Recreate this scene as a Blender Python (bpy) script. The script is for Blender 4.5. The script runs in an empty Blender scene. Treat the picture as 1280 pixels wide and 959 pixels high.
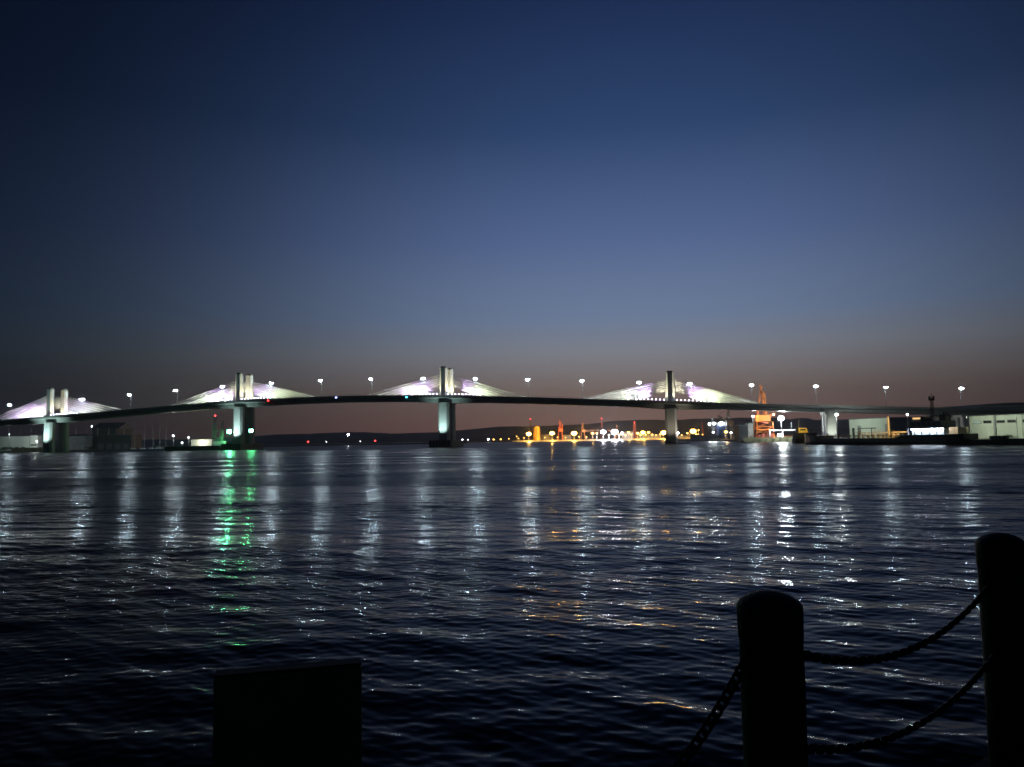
import bpy, math, random
import numpy as np
from mathutils import Vector, Matrix
R = math.radians
random.seed(7); rng = np.random.default_rng(11)
C = bpy.data.collections.new('harbour'); 
scene = bpy.context.scene
scene.collection.children.link(C)

# ------------------------------------------------------------------ camera
EYE = 4.2
FPX, PITCH, ROLL = 960.0, R(4.17), R(-0.92)
cd = bpy.data.cameras.new('camera'); cam = bpy.data.objects.new('camera', cd); C.objects.link(cam)
cd.sensor_width = 36; cd.lens = 36 * FPX / 1280; cd.clip_start = 0.05; cd.clip_end = 30000
RM = Matrix.Rotation(math.pi/2 + PITCH, 3, 'X') @ Matrix.Rotation(ROLL, 3, 'Z')
cam.location = (0, 0, EYE); cam.rotation_euler = RM.to_euler()
scene.camera = cam

# ------------------------------------------------------------------ dusk sky
W = bpy.data.worlds.new('World'); scene.world = W; W.use_nodes = True
nt = W.node_tree; nt.nodes.clear()
def N(t, **k):
    n = nt.nodes.new(t)
    for a, b in k.items(): setattr(n, a, b)
    return n
def L(a, b): nt.links.new(a, b)
def lin(r, g, b):
    f = lambda c: (c/255/12.92) if c/255 <= .04045 else ((c/255+.055)/1.055)**2.4
    return (f(r), f(g), f(b), 1)
def mth(op, a, b=None):
    n = N('ShaderNodeMath', operation=op)
    for i, v in enumerate((a, b)):
        if v is None: continue
        if isinstance(v, (int, float)): n.inputs[i].default_value = v
        else: L(v, n.inputs[i])
    return n.outputs[0]
SUN_AZ, SUN_EL = R(9), R(-5)
tc = N('ShaderNodeTexCoord'); sx = N('ShaderNodeSeparateXYZ'); L(tc.outputs['Generated'], sx.inputs[0])
ramp = N('ShaderNodeValToRGB'); L(sx.outputs[2], ramp.inputs[0])
stops = [(0, (148, 110, 101)), (.025, (150, 116, 107)), (.06, (151, 132, 124)), (.11, (145, 149, 160)), (.155, (119, 139, 172)), (.25, (89, 111, 156)),
         (.38, (50, 76, 120)), (.5, (36, 58, 103)), (.7, (22, 38, 78)), (1, (13, 24, 52))]
el = ramp.color_ramp.elements
while len(el) < len(stops): el.new(.5)
for e, (p, c) in zip(el, stops): e.position = p; e.color = lin(*c)
GEL = R(12)
dt = N('ShaderNodeVectorMath', operation='DOT_PRODUCT'); L(tc.outputs['Generated'], dt.inputs[0])
dt.inputs[1].default_value = (math.sin(SUN_AZ)*math.cos(GEL), math.cos(SUN_AZ)*math.cos(GEL), math.sin(GEL))
d = mth('DIVIDE', mth('ARCCOSINE', mth('MULTIPLY', dt.outputs['Value'], .99999)), R(27))
g = mth('POWER', math.e, mth('MULTIPLY', mth('POWER', d, 2.4), -1.0))
mx = N('ShaderNodeMix', data_type='RGBA'); L(g, mx.inputs[0]); mx.inputs[6].default_value = (.015, .04, .06, 1); mx.inputs[7].default_value = (1, 1, 1, 1)
ml = N('ShaderNodeMix', data_type='RGBA', blend_type='MULTIPLY'); ml.inputs[0].default_value = 1; L(ramp.outputs[0], ml.inputs[6]); L(mx.outputs[2], ml.inputs[7])
bg1 = N('ShaderNodeBackground'); L(ml.outputs[2], bg1.inputs[0]); bg1.inputs[1].default_value = 0.94
sky = N('ShaderNodeTexSky', sky_type='NISHITA'); sky.sun_disc = False; sky.sun_elevation = SUN_EL; sky.sun_rotation = SUN_AZ
bg2 = N('ShaderNodeBackground'); L(sky.outputs[0], bg2.inputs[0]); bg2.inputs[1].default_value = 0.02
ad = N('ShaderNodeAddShader'); L(bg1.outputs[0], ad.inputs[0]); L(bg2.outputs[0], ad.inputs[1])
wo = N('ShaderNodeOutputWorld'); L(ad.outputs[0], wo.inputs[0])

vs = scene.view_settings; vs.view_transform = 'Standard'; vs.look = 'None'; vs.exposure = 0; vs.gamma = 1
cy = scene.cycles
cy.use_denoising = True; cy.max_bounces = 4; cy.glossy_bounces = 3; cy.diffuse_bounces = 2; cy.filter_width = 1.6
cy.use_light_tree = True; cy.sample_clamp_indirect = 10
scene.render.film_transparent = False

# ------------------------------------------------------------------ helpers
def ray(px, py): return RM @ Vector(((px-640)/FPX, (479.5-py)/FPX, -1))
def at(px, py, Y):                       # world point seen at that place of the photograph, at depth Y
    v = ray(px, py); return Vector((0, 0, EYE)) + v*(Y/v.y)
def w0(px, py):                          # the same on the water
    v = ray(px, py); return Vector((0, 0, EYE)) + v*(-EYE/v.z)
def pz(px, py, Y): return at(px, py, Y).z
def tag(o, label=None, cat=None, group=None, kind=None):
    for k, v in (('label', label), ('category', cat), ('group', group), ('kind', kind)):
        if v: o[k] = v
    return o
def thing(name, label, cat, loc=(0, 0, 0), rz=0, group=None):
    o = bpy.data.objects.new(name, None); C.objects.link(o); o.location = loc; o.rotation_euler = (0, 0, rz)
    o.empty_display_size = .2
    return tag(o, label, cat, group)
class MB:
    def __init__(s): s.v = []; s.f = []
    def add(s, vs_, fs):
        n = len(s.v); s.v += [tuple(p) for p in vs_]; s.f += [tuple(i+n for i in q) for q in fs]; return s
    def box(s, c, d, rz=0, taper=1.0):
        x, y, z = d[0]/2, d[1]/2, d[2]/2; ca, sa = math.cos(rz), math.sin(rz); P = []
        for k in (-1, 1):
            t = taper if k > 0 else 1
            for a, b in ((-1, -1), (1, -1), (1, 1), (-1, 1)):
                u, w = a*x*t, b*y*t; P.append((c[0]+u*ca-w*sa, c[1]+u*sa+w*ca, c[2]+k*z))
        return s.add(P, [(3, 2, 1, 0), (4, 5, 6, 7), (0, 1, 5, 4), (1, 2, 6, 5), (2, 3, 7, 6), (3, 0, 4, 7)])
    def bx(s, x0, x1, y0, y1, z0, z1): return s.box(((x0+x1)/2, (y0+y1)/2, (z0+z1)/2), (x1-x0, y1-y0, z1-z0))
    def tube(s, a, b, r0, r1=None, n=6):
        a, b = Vector(a), Vector(b); r1 = r0 if r1 is None else r1; d_ = (b-a).normalized()
        u = d_.orthogonal().normalized(); w = d_.cross(u); P = []
        for c, r in ((a, r0), (b, r1)):
            for i in range(n):
                t = 2*math.pi*i/n; P.append(c + u*(r*math.cos(t)) + w*(r*math.sin(t)))
        return s.add(P, [(i, (i+1) % n, n+(i+1) % n, n+i) for i in range(n)] + [tuple(range(n))[::-1], tuple(range(n, 2*n))])
    def lathe(s, prof, n=24, c=(0, 0, 0), jit=0):
        P = []; m = len(prof)
        for i in range(n):
            t = 2*math.pi*i/n
            for r, z in prof:
                q = r*(1+jit*random.uniform(-1, 1)); P.append((c[0]+q*math.cos(t), c[1]+q*math.sin(t), c[2]+z))
        F = [(i*m+j, ((i+1) % n)*m+j, ((i+1) % n)*m+j+1, i*m+j+1) for i in range(n) for j in range(m-1)]
        F += [tuple(i*m for i in range(n))[::-1], tuple(i*m+m-1 for i in range(n))]
        return s.add(P, F)
    def loft(s, secs, caps=True, closed=True):
        m = len(secs[0]); P = [p for q in secs for p in q]; F = []
        for i in range(len(secs)-1):
            for j in range(m if closed else m-1): F.append((i*m+j, i*m+(j+1) % m, (i+1)*m+(j+1) % m, (i+1)*m+j))
        if caps: F += [tuple(range(m))[::-1], tuple(range((len(secs)-1)*m, len(secs)*m))]
        return s.add(P, F)
    def lattice(s, a, b, w0_, w1_, n, r):   # square lattice mast from a to b
        a, b = Vector(a), Vector(b); d_ = (b-a).normalized(); u = d_.orthogonal().normalized()
        if abs(d_.z) > .9: u = Vector((1, 0, 0)); u = (u - d_*u.dot(d_)).normalized()
        v = d_.cross(u); rings = []
        for i in range(n+1):
            t = i/n; c = a.lerp(b, t); h = (w0_*(1-t)+w1_*t)/2
            rings.append([c+u*(p*h)+v*(q*h) for p, q in ((-1, -1), (1, -1), (1, 1), (-1, 1))])
        for i in range(n):
            for k in range(4):
                s.tube(rings[i][k], rings[i+1][k], r, n=4); s.tube(rings[i][k], rings[i][(k+1) % 4], r*.7, n=4)
                s.tube(rings[i][k], rings[i+1][(k+1) % 4], r*.7, n=4)
        return s
    def build(s, name, mat, parent=None, smooth=False, bevel=0):
        me = bpy.data.meshes.new(name); me.from_pydata(s.v, [], s.f); me.update()
        if smooth: me.polygons.foreach_set('use_smooth', [True]*len(me.polygons))
        me.materials.append(mat); o = bpy.data.objects.new(name, me); C.objects.link(o)
        if parent: o.parent = parent
        if bevel:
            b = o.modifiers.new('bevel', 'BEVEL'); b.width = bevel; b.segments = 2; b.limit_method = 'ANGLE'
        return o
_m = {}
def mat(name, col, rough=.7, metal=0, scale=1.0, var=.25, bump=0.0, streak=False):
    if name in _m: return _m[name]
    m = bpy.data.materials.new(name); m.use_nodes = True; t = m.node_tree; b = t.nodes['Principled BSDF']
    b.inputs['Roughness'].default_value = rough; b.inputs['Metallic'].default_value = metal
    co = t.nodes.new('ShaderNodeTexCoord'); mp = t.nodes.new('ShaderNodeMapping'); t.links.new(co.outputs['Object'], mp.inputs[0])
    if streak: mp.inputs['Scale'].default_value = (1, 1, .15)
    n = t.nodes.new('ShaderNodeTexNoise'); n.inputs['Scale'].default_value = scale; n.inputs['Detail'].default_value = 5; n.inputs['Roughness'].default_value = .65
    t.links.new(mp.outputs[0], n.inputs['Vector'])
    r = t.nodes.new('ShaderNodeValToRGB'); r.color_ramp.elements[0].position = .3; r.color_ramp.elements[1].position = .7
    r.color_ramp.elements[0].color = tuple(c*(1-var) for c in col)+(1,); r.color_ramp.elements[1].color = tuple(min(1, c*(1+var)) for c in col)+(1,)
    t.links.new(n.outputs[0], r.inputs[0]); t.links.new(r.outputs[0], b.inputs['Base Color'])
    if bump:
        bp = t.nodes.new('ShaderNodeBump'); bp.inputs['Strength'].default_value = bump; bp.inputs['Distance'].default_value = .02
        n2 = t.nodes.new('ShaderNodeTexNoise'); n2.inputs['Scale'].default_value = scale*6; n2.inputs['Detail'].default_value = 4
        t.links.new(mp.outputs[0], n2.inputs['Vector']); t.links.new(n2.outputs[0], bp.inputs['Height']); t.links.new(bp.outputs[0], b.inputs['Normal'])
    _m[name] = m; return m
def emis(name, col, s):
    if name in _m: return _m[name]
    m = bpy.data.materials.new(name); m.use_nodes = True; b = m.node_tree.nodes['Principled BSDF']
    b.inputs['Base Color'].default_value = (.02, .02, .02, 1); b.inputs['Emission Color'].default_value = tuple(col)+(1,); b.inputs['Emission Strength'].default_value = s
    _m[name] = m; return m
def spot(parent, loc, target, power, col, deg=60, size=.3, blend=.6):
    l = bpy.data.lights.new('spot_lamp', 'SPOT'); l.energy = power; l.color = col; l.spot_size = R(deg); l.spot_blend = blend; l.shadow_soft_size = size
    o = bpy.data.objects.new('spot_lamp', l); C.objects.link(o); o.parent = parent; o.location = loc
    o.rotation_euler = (Vector(target)-Vector(loc)).to_track_quat('-Z', 'Y').to_euler(); return o
def point(parent, loc, power, col, size=.5):
    l = bpy.data.lights.new('point_lamp', 'POINT'); l.energy = power; l.color = col; l.shadow_soft_size = size
    o = bpy.data.objects.new('point_lamp', l); C.objects.link(o); o.parent = parent; o.location = loc; return o

CONC = mat('pale_concrete', (.42, .42, .40), .8, scale=.3, var=.15, streak=True)
DKCONC = mat('dark_concrete', (.16, .155, .15), .85, scale=.5)
DECKP = mat('girder_paint', (.27, .28, .26), .42, scale=.2, var=.2)
STAY = mat('white_stay_sheath', (.8, .8, .8), .5, scale=2, var=.06)
STEEL = mat('galvanised_steel', (.35, .36, .37), .5, .3, scale=2)
DARKM = mat('dark_metal', (.04, .042, .045), .6, scale=3)
ASPH = mat('asphalt', (.05, .05, .05), .9, scale=1)
WHITEW = mat('white_cladding', (.62, .66, .60), .7, scale=.25, var=.1, streak=True)
GREYW = mat('grey_cladding', (.3, .31, .31), .7, scale=.3, var=.15)
ROOFM = mat('roof_sheet', (.12, .13, .14), .6, scale=.4)
ORANGE = mat('orange_paint', (.5, .13, .012), .5, scale=.6, var=.25)
REDP = mat('red_paint', (.30, .06, .045), .5, scale=.6)
YELL = mat('yellow_paint', (.75, .48, .08), .5, scale=.5, var=.1)
HULL = mat('black_hull_paint', (.015, .016, .02), .55, scale=.4, var=.4)
BLUEH = mat('blue_hull_paint', (.02, .035, .08), .5, scale=.4)
LAND = mat('waterfront_ground', (.07, .065, .055), .95, scale=.08, var=.4)
LEAF = mat('foliage', (.05, .075, .03), .8, scale=.5, var=.5)
BARK = mat('bark', (.08, .06, .045), .9)
GLASS = mat('dark_window_glass', (.02, .025, .03), .15)
E_LAMP = emis('street_lamp_light', (.70, .90, 1.0), 400)
E_DOT = emis('deck_light_violet', (.75, .72, 1.0), 30)
E_WHITE = emis('white_flood_light', (.85, .95, 1.0), 450)
E_SMALL = emis('small_white_light', (.9, .95, 1.0), 14)
E_SOD = emis('sodium_light', (1.0, .45, .06), 95)
E_SODS = emis('sodium_light_dim', (1.0, .50, .10), 7)
E_FARW = emis('far_white_light', (.86, .9, 1.0), 190)
E_GREEN = emis('green_light', (.12, 1.0, .36), 1500); E_GREENS = emis('green_light_weaker', (.12, 1.0, .36), 400)
E_RED = emis('red_light', (1.0, .05, .05), 8)
E_BLUE = emis('blue_light', (.35, .4, 1.0), 8)
E_CYAN = emis('cyan_light', (.1, .75, .95), 8)

# ------------------------------------------------------------------ water
def build_water():
    ys = [-3.0]; y = -3.0
    while y < 12000:
        dy = .25 if y < 7 else (.0026 if y < 18 or y > 180 else .0015)*y if y < 420 else .008*y if y < 650 else .05*y
        y += max(dy, .03); ys.append(y)
    Y = np.array(ys); u = np.concatenate([np.linspace(-4, -1.1, 40)[:-1], np.linspace(-1.1, 1.1, 1481), np.linspace(1.1, 4, 40)[1:]])
    YY = np.maximum(Y, 4.0)
    X = YY[:, None]*u[None, :]; Yg = np.repeat(Y[:, None], len(u), 1)
    sp = np.maximum(np.gradient(Y), YY*.0015)
    Z = np.zeros_like(X); lost = np.zeros(len(Y)); DX = np.zeros_like(X); DY = np.zeros_like(X)
    n = 84; lam = np.exp(np.linspace(math.log(.13), math.log(24), n))
    ll = np.log(lam); wt = np.sqrt(.62*np.exp(-((ll-math.log(.34))/.5)**2)/.5 + .36*np.exp(-((ll-math.log(1.7))/.55)**2)/.55 + .03 + .05*(lam > 5))
    wt /= math.sqrt((wt**2).sum())
    S = .079                                     # total rms slope
    main = R(18)
    for l, w in zip(lam, wt):
        th = main + rng.normal(0, R(22 if l > 1 else 30)); k = 2*math.pi/l; ph = rng.uniform(0, 2*math.pi)
        s = w*S; a = s*math.sqrt(2)/k
        t = np.clip((l/sp-2.3)/2.4, 0, 1); att = t*t*(3-2*t); att[Y > 700] = 0
        lost += (1-att**2)*s*s
        rows = np.where(att > 0)[0]
        if not len(rows): continue
        sl = slice(rows[0], rows[-1]+1)
        arg = k*(X[sl]*math.sin(th)+Yg[sl]*math.cos(th)) + ph
        A = a*att[sl, None]
        Z[sl] += A*np.sin(arg)
        DX[sl] += .6*A*math.sin(th)*np.cos(arg); DY[sl] += .6*A*math.cos(th)*np.cos(arg)
    # gust patches: rougher and calmer water
    gp = np.zeros_like(X)
    for i in range(14):
        th = R(25)+rng.normal(0, .5); l = math.exp(rng.uniform(math.log(6), math.log(60))); gp += np.sin(2*math.pi/l*(X*math.sin(th)*.35+Yg*math.cos(th))+rng.uniform(0, 6.3))
    gp = np.tanh(gp/3.2)
    gain = 1+.36*gp
    Z *= gain
    sig2 = (lost+.008**2)[:, None]*gain**2
    rough = np.clip(np.sqrt(np.sqrt(2*sig2)), .07, .6)
    nr, nc = X.shape
    co = np.stack([X+DX, Yg+DY, Z], -1).reshape(-1, 3).astype(np.float32)
    idx = np.arange(nr*nc).reshape(nr, nc)
    q = np.stack([idx[:-1, :-1], idx[:-1, 1:], idx[1:, 1:], idx[1:, :-1]], -1).reshape(-1, 4)
    me = bpy.data.meshes.new('water'); me.vertices.add(len(co)); me.vertices.foreach_set('co', co.ravel())
    me.loops.add(q.size); me.loops.foreach_set('vertex_index', q.ravel().astype(np.int32))
    me.polygons.add(len(q)); me.polygons.foreach_set('loop_start', np.arange(0, q.size, 4, dtype=np.int32))
    me.polygons.foreach_set('use_smooth', np.ones(len(q), bool))
    at_ = me.attributes.new('ripple_roughness', 'FLOAT', 'POINT'); at_.data.foreach_set('value', rough.ravel().astype(np.float32))
    rp = np.repeat((1-np.clip((Y-14)/60, 0, 1))[:, None], nc, 1)
    at2 = me.attributes.new('ripple_height', 'FLOAT', 'POINT'); at2.data.foreach_set('value', rp.ravel().astype(np.float32))
    me.update(calc_edges=True); me.validate()
    m = bpy.data.materials.new('sea_water'); m.use_nodes = True; t = m.node_tree; b = t.nodes['Principled BSDF']
    b.inputs['Base Color'].default_value = (.002, .005, .011, 1); b.inputs['IOR'].default_value = 1.115
    a1 = t.nodes.new('ShaderNodeAttribute'); a1.attribute_name = 'ripple_roughness'; t.links.new(a1.outputs['Fac'], b.inputs['Roughness'])
    a2 = t.nodes.new('ShaderNodeAttribute'); a2.attribute_name = 'ripple_height'
    tcn = t.nodes.new('ShaderNodeTexCoord'); mp = t.nodes.new('ShaderNodeMapping'); mp.inputs['Rotation'].default_value = (0, 0, R(30)); mp.inputs['Scale'].default_value = (.5, 1.2, 1)
    t.links.new(tcn.outputs['Object'], mp.inputs[0])
    nz = t.nodes.new('ShaderNodeTexNoise'); nz.inputs['Scale'].default_value = 14; nz.inputs['Detail'].default_value = 3; t.links.new(mp.outputs[0], nz.inputs['Vector'])
    bp = t.nodes.new('ShaderNodeBump'); bp.inputs['Distance'].default_value = .002; t.links.new(a2.outputs['Fac'], bp.inputs['Strength']); t.links.new(nz.outputs[0], bp.inputs['Height'])
    t.links.new(bp.outputs[0], b.inputs['Normal'])
    me.materials.append(m); o = bpy.data.objects.new('water', me); C.objects.link(o); tag(o, kind='structure')
build_water()

# ------------------------------------------------------------------ hills
def hills(name, pts, Y, depth, m, seed):
    xs = np.array([p[0] for p in pts], float); ys = np.array([p[1] for p in pts], float)
    cols = np.linspace(xs[0], xs[-1], 260); prof = np.interp(cols, xs, ys); r_ = np.random.default_rng(seed)
    jag = sum(r_.uniform(.15, .5)*np.sin(cols*f_+r_.uniform(0, 6)) for f_ in (.05, .11, .19, .31, .53, .83))
    P = []; nd = 13
    for i, c in enumerate(cols):
        top = max(pz(float(c), float(prof[i]+.5*jag[i]), Y), 4)
        x = at(float(c), 540, Y).x
        for j in range(nd):
            s = (j/(nd-1)-.5)*2; hgt = top*max(0, (1-abs(s)**1.5))*(1 + (.18*math.sin(i*.21+j*1.3)+.12*math.sin(i*.47-j*2.1))*abs(s)) - (6 if j in (0, nd-1) else 0)
            P.append((x*(1+s*depth/2/Y), Y+s*depth/2, hgt))
    F = [(i*nd+j, (i+1)*nd+j, (i+1)*nd+j+1, i*nd+j+1) for i in range(len(cols)-1) for j in range(nd-1)]
    tag(MB().add(P, F).build(name, m, smooth=True), kind='structure')
HILL = mat('wooded_hill', (.09, .105, .10), .95, scale=.004, var=.5)
hills('far_hills', [(-700, 560), (-300, 556), (0, 552), (250, 549), (330, 544), (400, 541.5), (440, 540), (480, 541.5), (540, 541), (585, 537), (620, 533.5), (700, 532), (740, 529.5), (770, 526), (800, 525.2),
      (850, 524.5), (900, 522.5), (960, 522), (990, 524.5), (1004, 521), (1022, 525), (1100, 524), (1200, 520), (1300, 516), (1600, 510), (2000, 506)], 5200, 1800, HILL, 3)
hills('near_hills', [(300, 552.5), (360, 550), (400, 548.6), (470, 548.2), (540, 547.5), (600, 546), (640, 544), (700, 541), (800, 538), (900, 536), (1000, 536), (1200, 532), (1500, 528)], 3000, 700, HILL, 5)

# ------------------------------------------------------------------ evening haze
HZ = bpy.data.materials.new('evening_haze'); HZ.use_nodes = True; t_ = HZ.node_tree; t_.nodes.clear()
pv = t_.nodes.new('ShaderNodeVolumePrincipled'); pv.inputs['Density'].default_value = 1.05e-4; pv.inputs['Color'].default_value = (.85, .9, 1, 1); pv.inputs['Anisotropy'].default_value = .3
ou = t_.nodes.new('ShaderNodeOutputMaterial'); t_.links.new(pv.outputs[0], ou.inputs['Volume'])
tag(MB().bx(-11000, 11000, -60, 6800, -12, 420).build('haze', HZ), kind='stuff')

# ------------------------------------------------------------------ bridge
PSI, DIST = R(11.643), 480.0
ea = Vector((math.cos(PSI), -math.sin(PSI), 0)); en = Vector((math.sin(PSI), math.cos(PSI), 0)); B0 = en*DIST
bridge = thing('cable_stayed_bridge', 'long white lit bridge with four twin pylons and fans of stay cables across the harbour', 'bridge', B0, -PSI)
_cp = np.array([(-620, 19), (-560, 22), (-477, 25.4), (-423, 26.9), (-371, 29.4), (-332, 31.6), (-285, 33.5), (-240, 34.9), (-205, 35.2), (-166, 34.4), (-141, 33.1), (-92, 30.8),
      (-33, 27.5), (0, 25.7), (49, 23.1), (91, 21.4), (119, 20.1), (158, 18.2), (190, 16.4), (260, 13), (320, 10.5)])
_pf = np.polyfit(_cp[:, 0]/300, _cp[:, 1], 7)
def zt(a): return float(np.polyval(_pf, a/300))
TW = [(-437, 45.5), (-287.2, 51.5), (-142.3, 50.9), (0, 43.2)]
HY = 6.5
A0, A1 = -600, 300
def haunch(a):
    return .9*max(math.exp(-((a-t)/16)**2) for t, _ in TW)
aa = np.arange(A0, A1+1, 5.0)
secs = []; par = {-1: [], 1: []}
for a in aa:
    z = zt(a); r = z-1.15; b = z-4.1-haunch(a)
    secs.append([(a, -9.5, r), (a, 9.5, r), (a, 9.5, r-.55), (a, 5.8, r-1.3), (a, 5.2, b), (a, -5.2, b), (a, -5.8, r-1.3), (a, -9.5, r-.55)])
    for s in (-1, 1): par[s].append([(a, s*9.5, r-.45), (a, s*9.8, r-.45), (a, s*9.75, z-.25), (a, s*9.55, z-.25)])
MB().loft(secs).build('girder', DECKP, bridge)
rs = MB().loft([[(a, -9.2, zt(a)-1.14), (a, 9.2, zt(a)-1.14)] for a in aa], caps=False, closed=False); rs.build('road_surface', ASPH, bridge)
for s in (-1, 1):
    MB().loft(par[s]).build('parapet', DECKP, bridge)
    m = MB()
    for a in np.arange(A0, A1, 4.0):
        m.tube((a, s*9.65, zt(a)-.25), (a, s*9.65, zt(a)+.5), .07, n=4)
    for a in aa[:-1]: m.tube((a, s*9.65, zt(a)+.45), (a+5, s*9.65, zt(a+5)+.45), .06, n=4)
    m.build('railing', STEEL, bridge)
def octo(cx, cy_, w, d_, ch, z): 
    x, y = w/2, d_/2
    return [(cx-x+ch, cy_-y, z), (cx+x-ch, cy_-y, z), (cx+x, cy_-y+ch, z), (cx+x, cy_+y-ch, z), (cx+x-ch, cy_+y, z), (cx-x+ch, cy_+y, z), (cx-x, cy_+y-ch, z), (cx-x, cy_-y+ch, z)]
YEL = (1, .93, .62); COOL = (.62, .95, .92); WHT = (.96, .98, 1); PUR = (.78, .48, 1.0); GRN = (.84, 1, .62)
def fixture(x, y, z, parent=bridge):
    MB().box((x, y, z), (.6, .6, .5)).build('floodlight', DARKM, parent)
for i, (ta, top) in enumerate(TW):
    zr = zt(ta)-1.15
    for s in (-1, 1):
        y = s*HY
        n_ = 7; zz = [(zr-.6)+(top-zr+.6)*k/n_ for k in range(n_+1)]
        sec = []
        for k, z in enumerate(zz):
            t = k/n_; w = 4.4+1.9*(1-t)**2.2; sec.append(octo(ta, y, w, 3.6, (w-2.8)/2, z))
        p = MB().loft(sec).build('pylon', CONC, bridge)
        MB().loft([octo(ta, y, 3.6, 3.0, .5, top+.002), octo(ta, y, 3.4, 2.8, .5, top+.9)]).build('pylon_cap', DKCONC, p)
        # pier leg under the pylon
        zb = zt(ta)-4.1-.9
        fl = [( -1.5, 1.12), (2, 1.08), (6, 1.02), (zb*.6, 1.0), (zb+.4, 1.0)]
        pl = MB().loft([octo(ta, y, 7.0*f_, 5.2*f_, 1.2, z) for z, f_ in fl]).build('pier', CONC, bridge)
        # stay cables
        for q in (-1, 1):
            for k in range(6):
                t = k/5; zp = zr + (top-zr)*(.46+.31*t); xd = ta+q*(26+6.0*k); 
                m = MB()
                for e in (-.22, .22):
                    m.tube((ta+q*1.6, y+e, zp), (xd, y+e, zt(xd)-1.0), .135, n=6)
                m.build('stay_cable', STAY, bridge)
    # deck marker lights between the fans
    for k in list(range(-8, 0))+list(range(1, 11)):
        x = ta+k*2.35+(1.4 if k > 0 else -1.4)
        MB().box((x, -9.6, zt(x)+.62), (.42, .3, .34)).build('deck_light', E_DOT, bridge)
    # flood lamps on the deck: cables
    for q in (-1, 1):
        for s in (-1, 1):
            fy = -9.25 if s < 0 else 3.2
            col = [(WHT, WHT), (WHT, GRN), (GRN, GRN), (WHT, GRN)][i][0 if q < 0 else 1]
            fx = ta+q*7.5; fixture(fx, fy, zt(fx)-.6); spot(bridge, (fx, fy, zt(fx)-.1), (ta+q*34, s*HY, zr+5.5), 150000, col, 48, blend=.8)
            fx2 = ta+q*13; fixture(fx2, fy, zt(fx2)-.6); spot(bridge, (fx2, fy, zt(fx2)-.1), (ta+q*16, s*HY, zr+10), 17000, PUR, 80)
            fx3 = ta+q*22; fixture(fx3, fy, zt(fx3)-.6); spot(bridge, (fx3, fy, zt(fx3)-.1), (ta+q*33, s*HY, zr+6), 12000, (PUR, GRN, PUR, GRN)[i] if q < 0 else GRN, 80)
        # pylons
        fixture(ta+q*8.5, -7.6, zr+.3); spot(bridge, (ta+q*8.5, -7.7, zr+.7), (ta+q*2, -7.2, zr+10), 19000, YEL, 70)
        fixture(ta+q*7, .6, zr+.3); spot(bridge, (ta+q*7, .6, zr+.7), (ta, 5, zr+10), 15000, YEL, 70)
    # piers
    if i in (1, 2):
        MB().bx(ta-7.2, ta+7.2, -16.5, 12.5, -2, 4.4).build('footing', DKCONC, bridge)
        m = MB()
        for x in np.arange(ta-6, ta+6.1, 2.0): m.bx(x-.3, x+.3, -16.9, -16.52, -.5, 4.0)
        m.build('fender', HULL, bridge)
    zl = 5.0 if i in (1, 2) else 3.2
    pw = (52000, 52000, 36000, 0)[i]
    if pw:
        if i == 0: MB().bx(ta-2, ta+2, -20.2, -9.7, 1.0, 1.6).build('added_light_platform', DKCONC, bridge)
        fy = -19.2 if i == 0 else -15.7
        fixture(ta-1.2, fy, zl-.3 if i else 2.0); spot(bridge, (ta-1.2, fy, zl), (ta-.4, -HY-2.6, 19), pw, COOL, 74, blend=1)
    else:
        MB().bx(ta-2, ta+2, -20.2, -9.8, .8, 1.3).build('added_light_platform', DKCONC, bridge); fixture(ta-1, -19.2, 1.6); spot(bridge, (ta-1, -19.2, 2.1), (ta, -HY-2.6, 15), 3600, (1, .88, .66), 80, blend=1)  # front lamp and its platform added to brighten the pier face
        fixture(ta+9.5, -9, 1.0); MB().bx(ta+3.6, ta+10.5, -9.6, -8.3, .1, .7).build('added_light_platform', DKCONC, bridge); spot(bridge, (ta+9.5, -9, 1.5), (ta+2, -HY-2, 14), 5500, (1, .86, .66), 85)  # side lamp and bracket added for warm port light on the right
# approach piers on the right bank
for pa, lit in ((88, 1), (160, 0), (235, 0), (-560, 0)):
    zb = zt(pa)-4.1
    for s in (-1, 1):
        MB().loft([octo(pa+3, s*4.2, 5.6, 4.6, .5, z) for z in (0, zb+.2)]).build('pier', CONC, bridge)
    MB().bx(pa-.6, pa+6.6, -7, 7, zb-1.4, zb-.05).build('pier_cap', CONC, bridge)
    if lit:
        fixture(pa+2, -13, 3.2); spot(bridge, (pa+2, -13, 3.7), (pa+3, -6.4, 8), 3600, (.9, 1, .85), 75)
        MB().lattice((pa-2.2, -8.2, 2), (pa-2.2, -8.2, zb+3.6), 1.3, 1.3, 8, .07).build('stair_tower', DARKM, bridge)
for px, py, m_ in ((335, 500.8, E_RED), (420, 497, E_BLUE), (508, 496.6, E_CYAN)):
    v = ray(px, py); P = Vector((0, 0, EYE)) + v*((DIST-10.1)/v.dot(en)); q = P-B0
    MB().box((q.dot(ea), -10.0, q.z), (.9, .3, .8)).build('navigation_lamp', m_, bridge)

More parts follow.
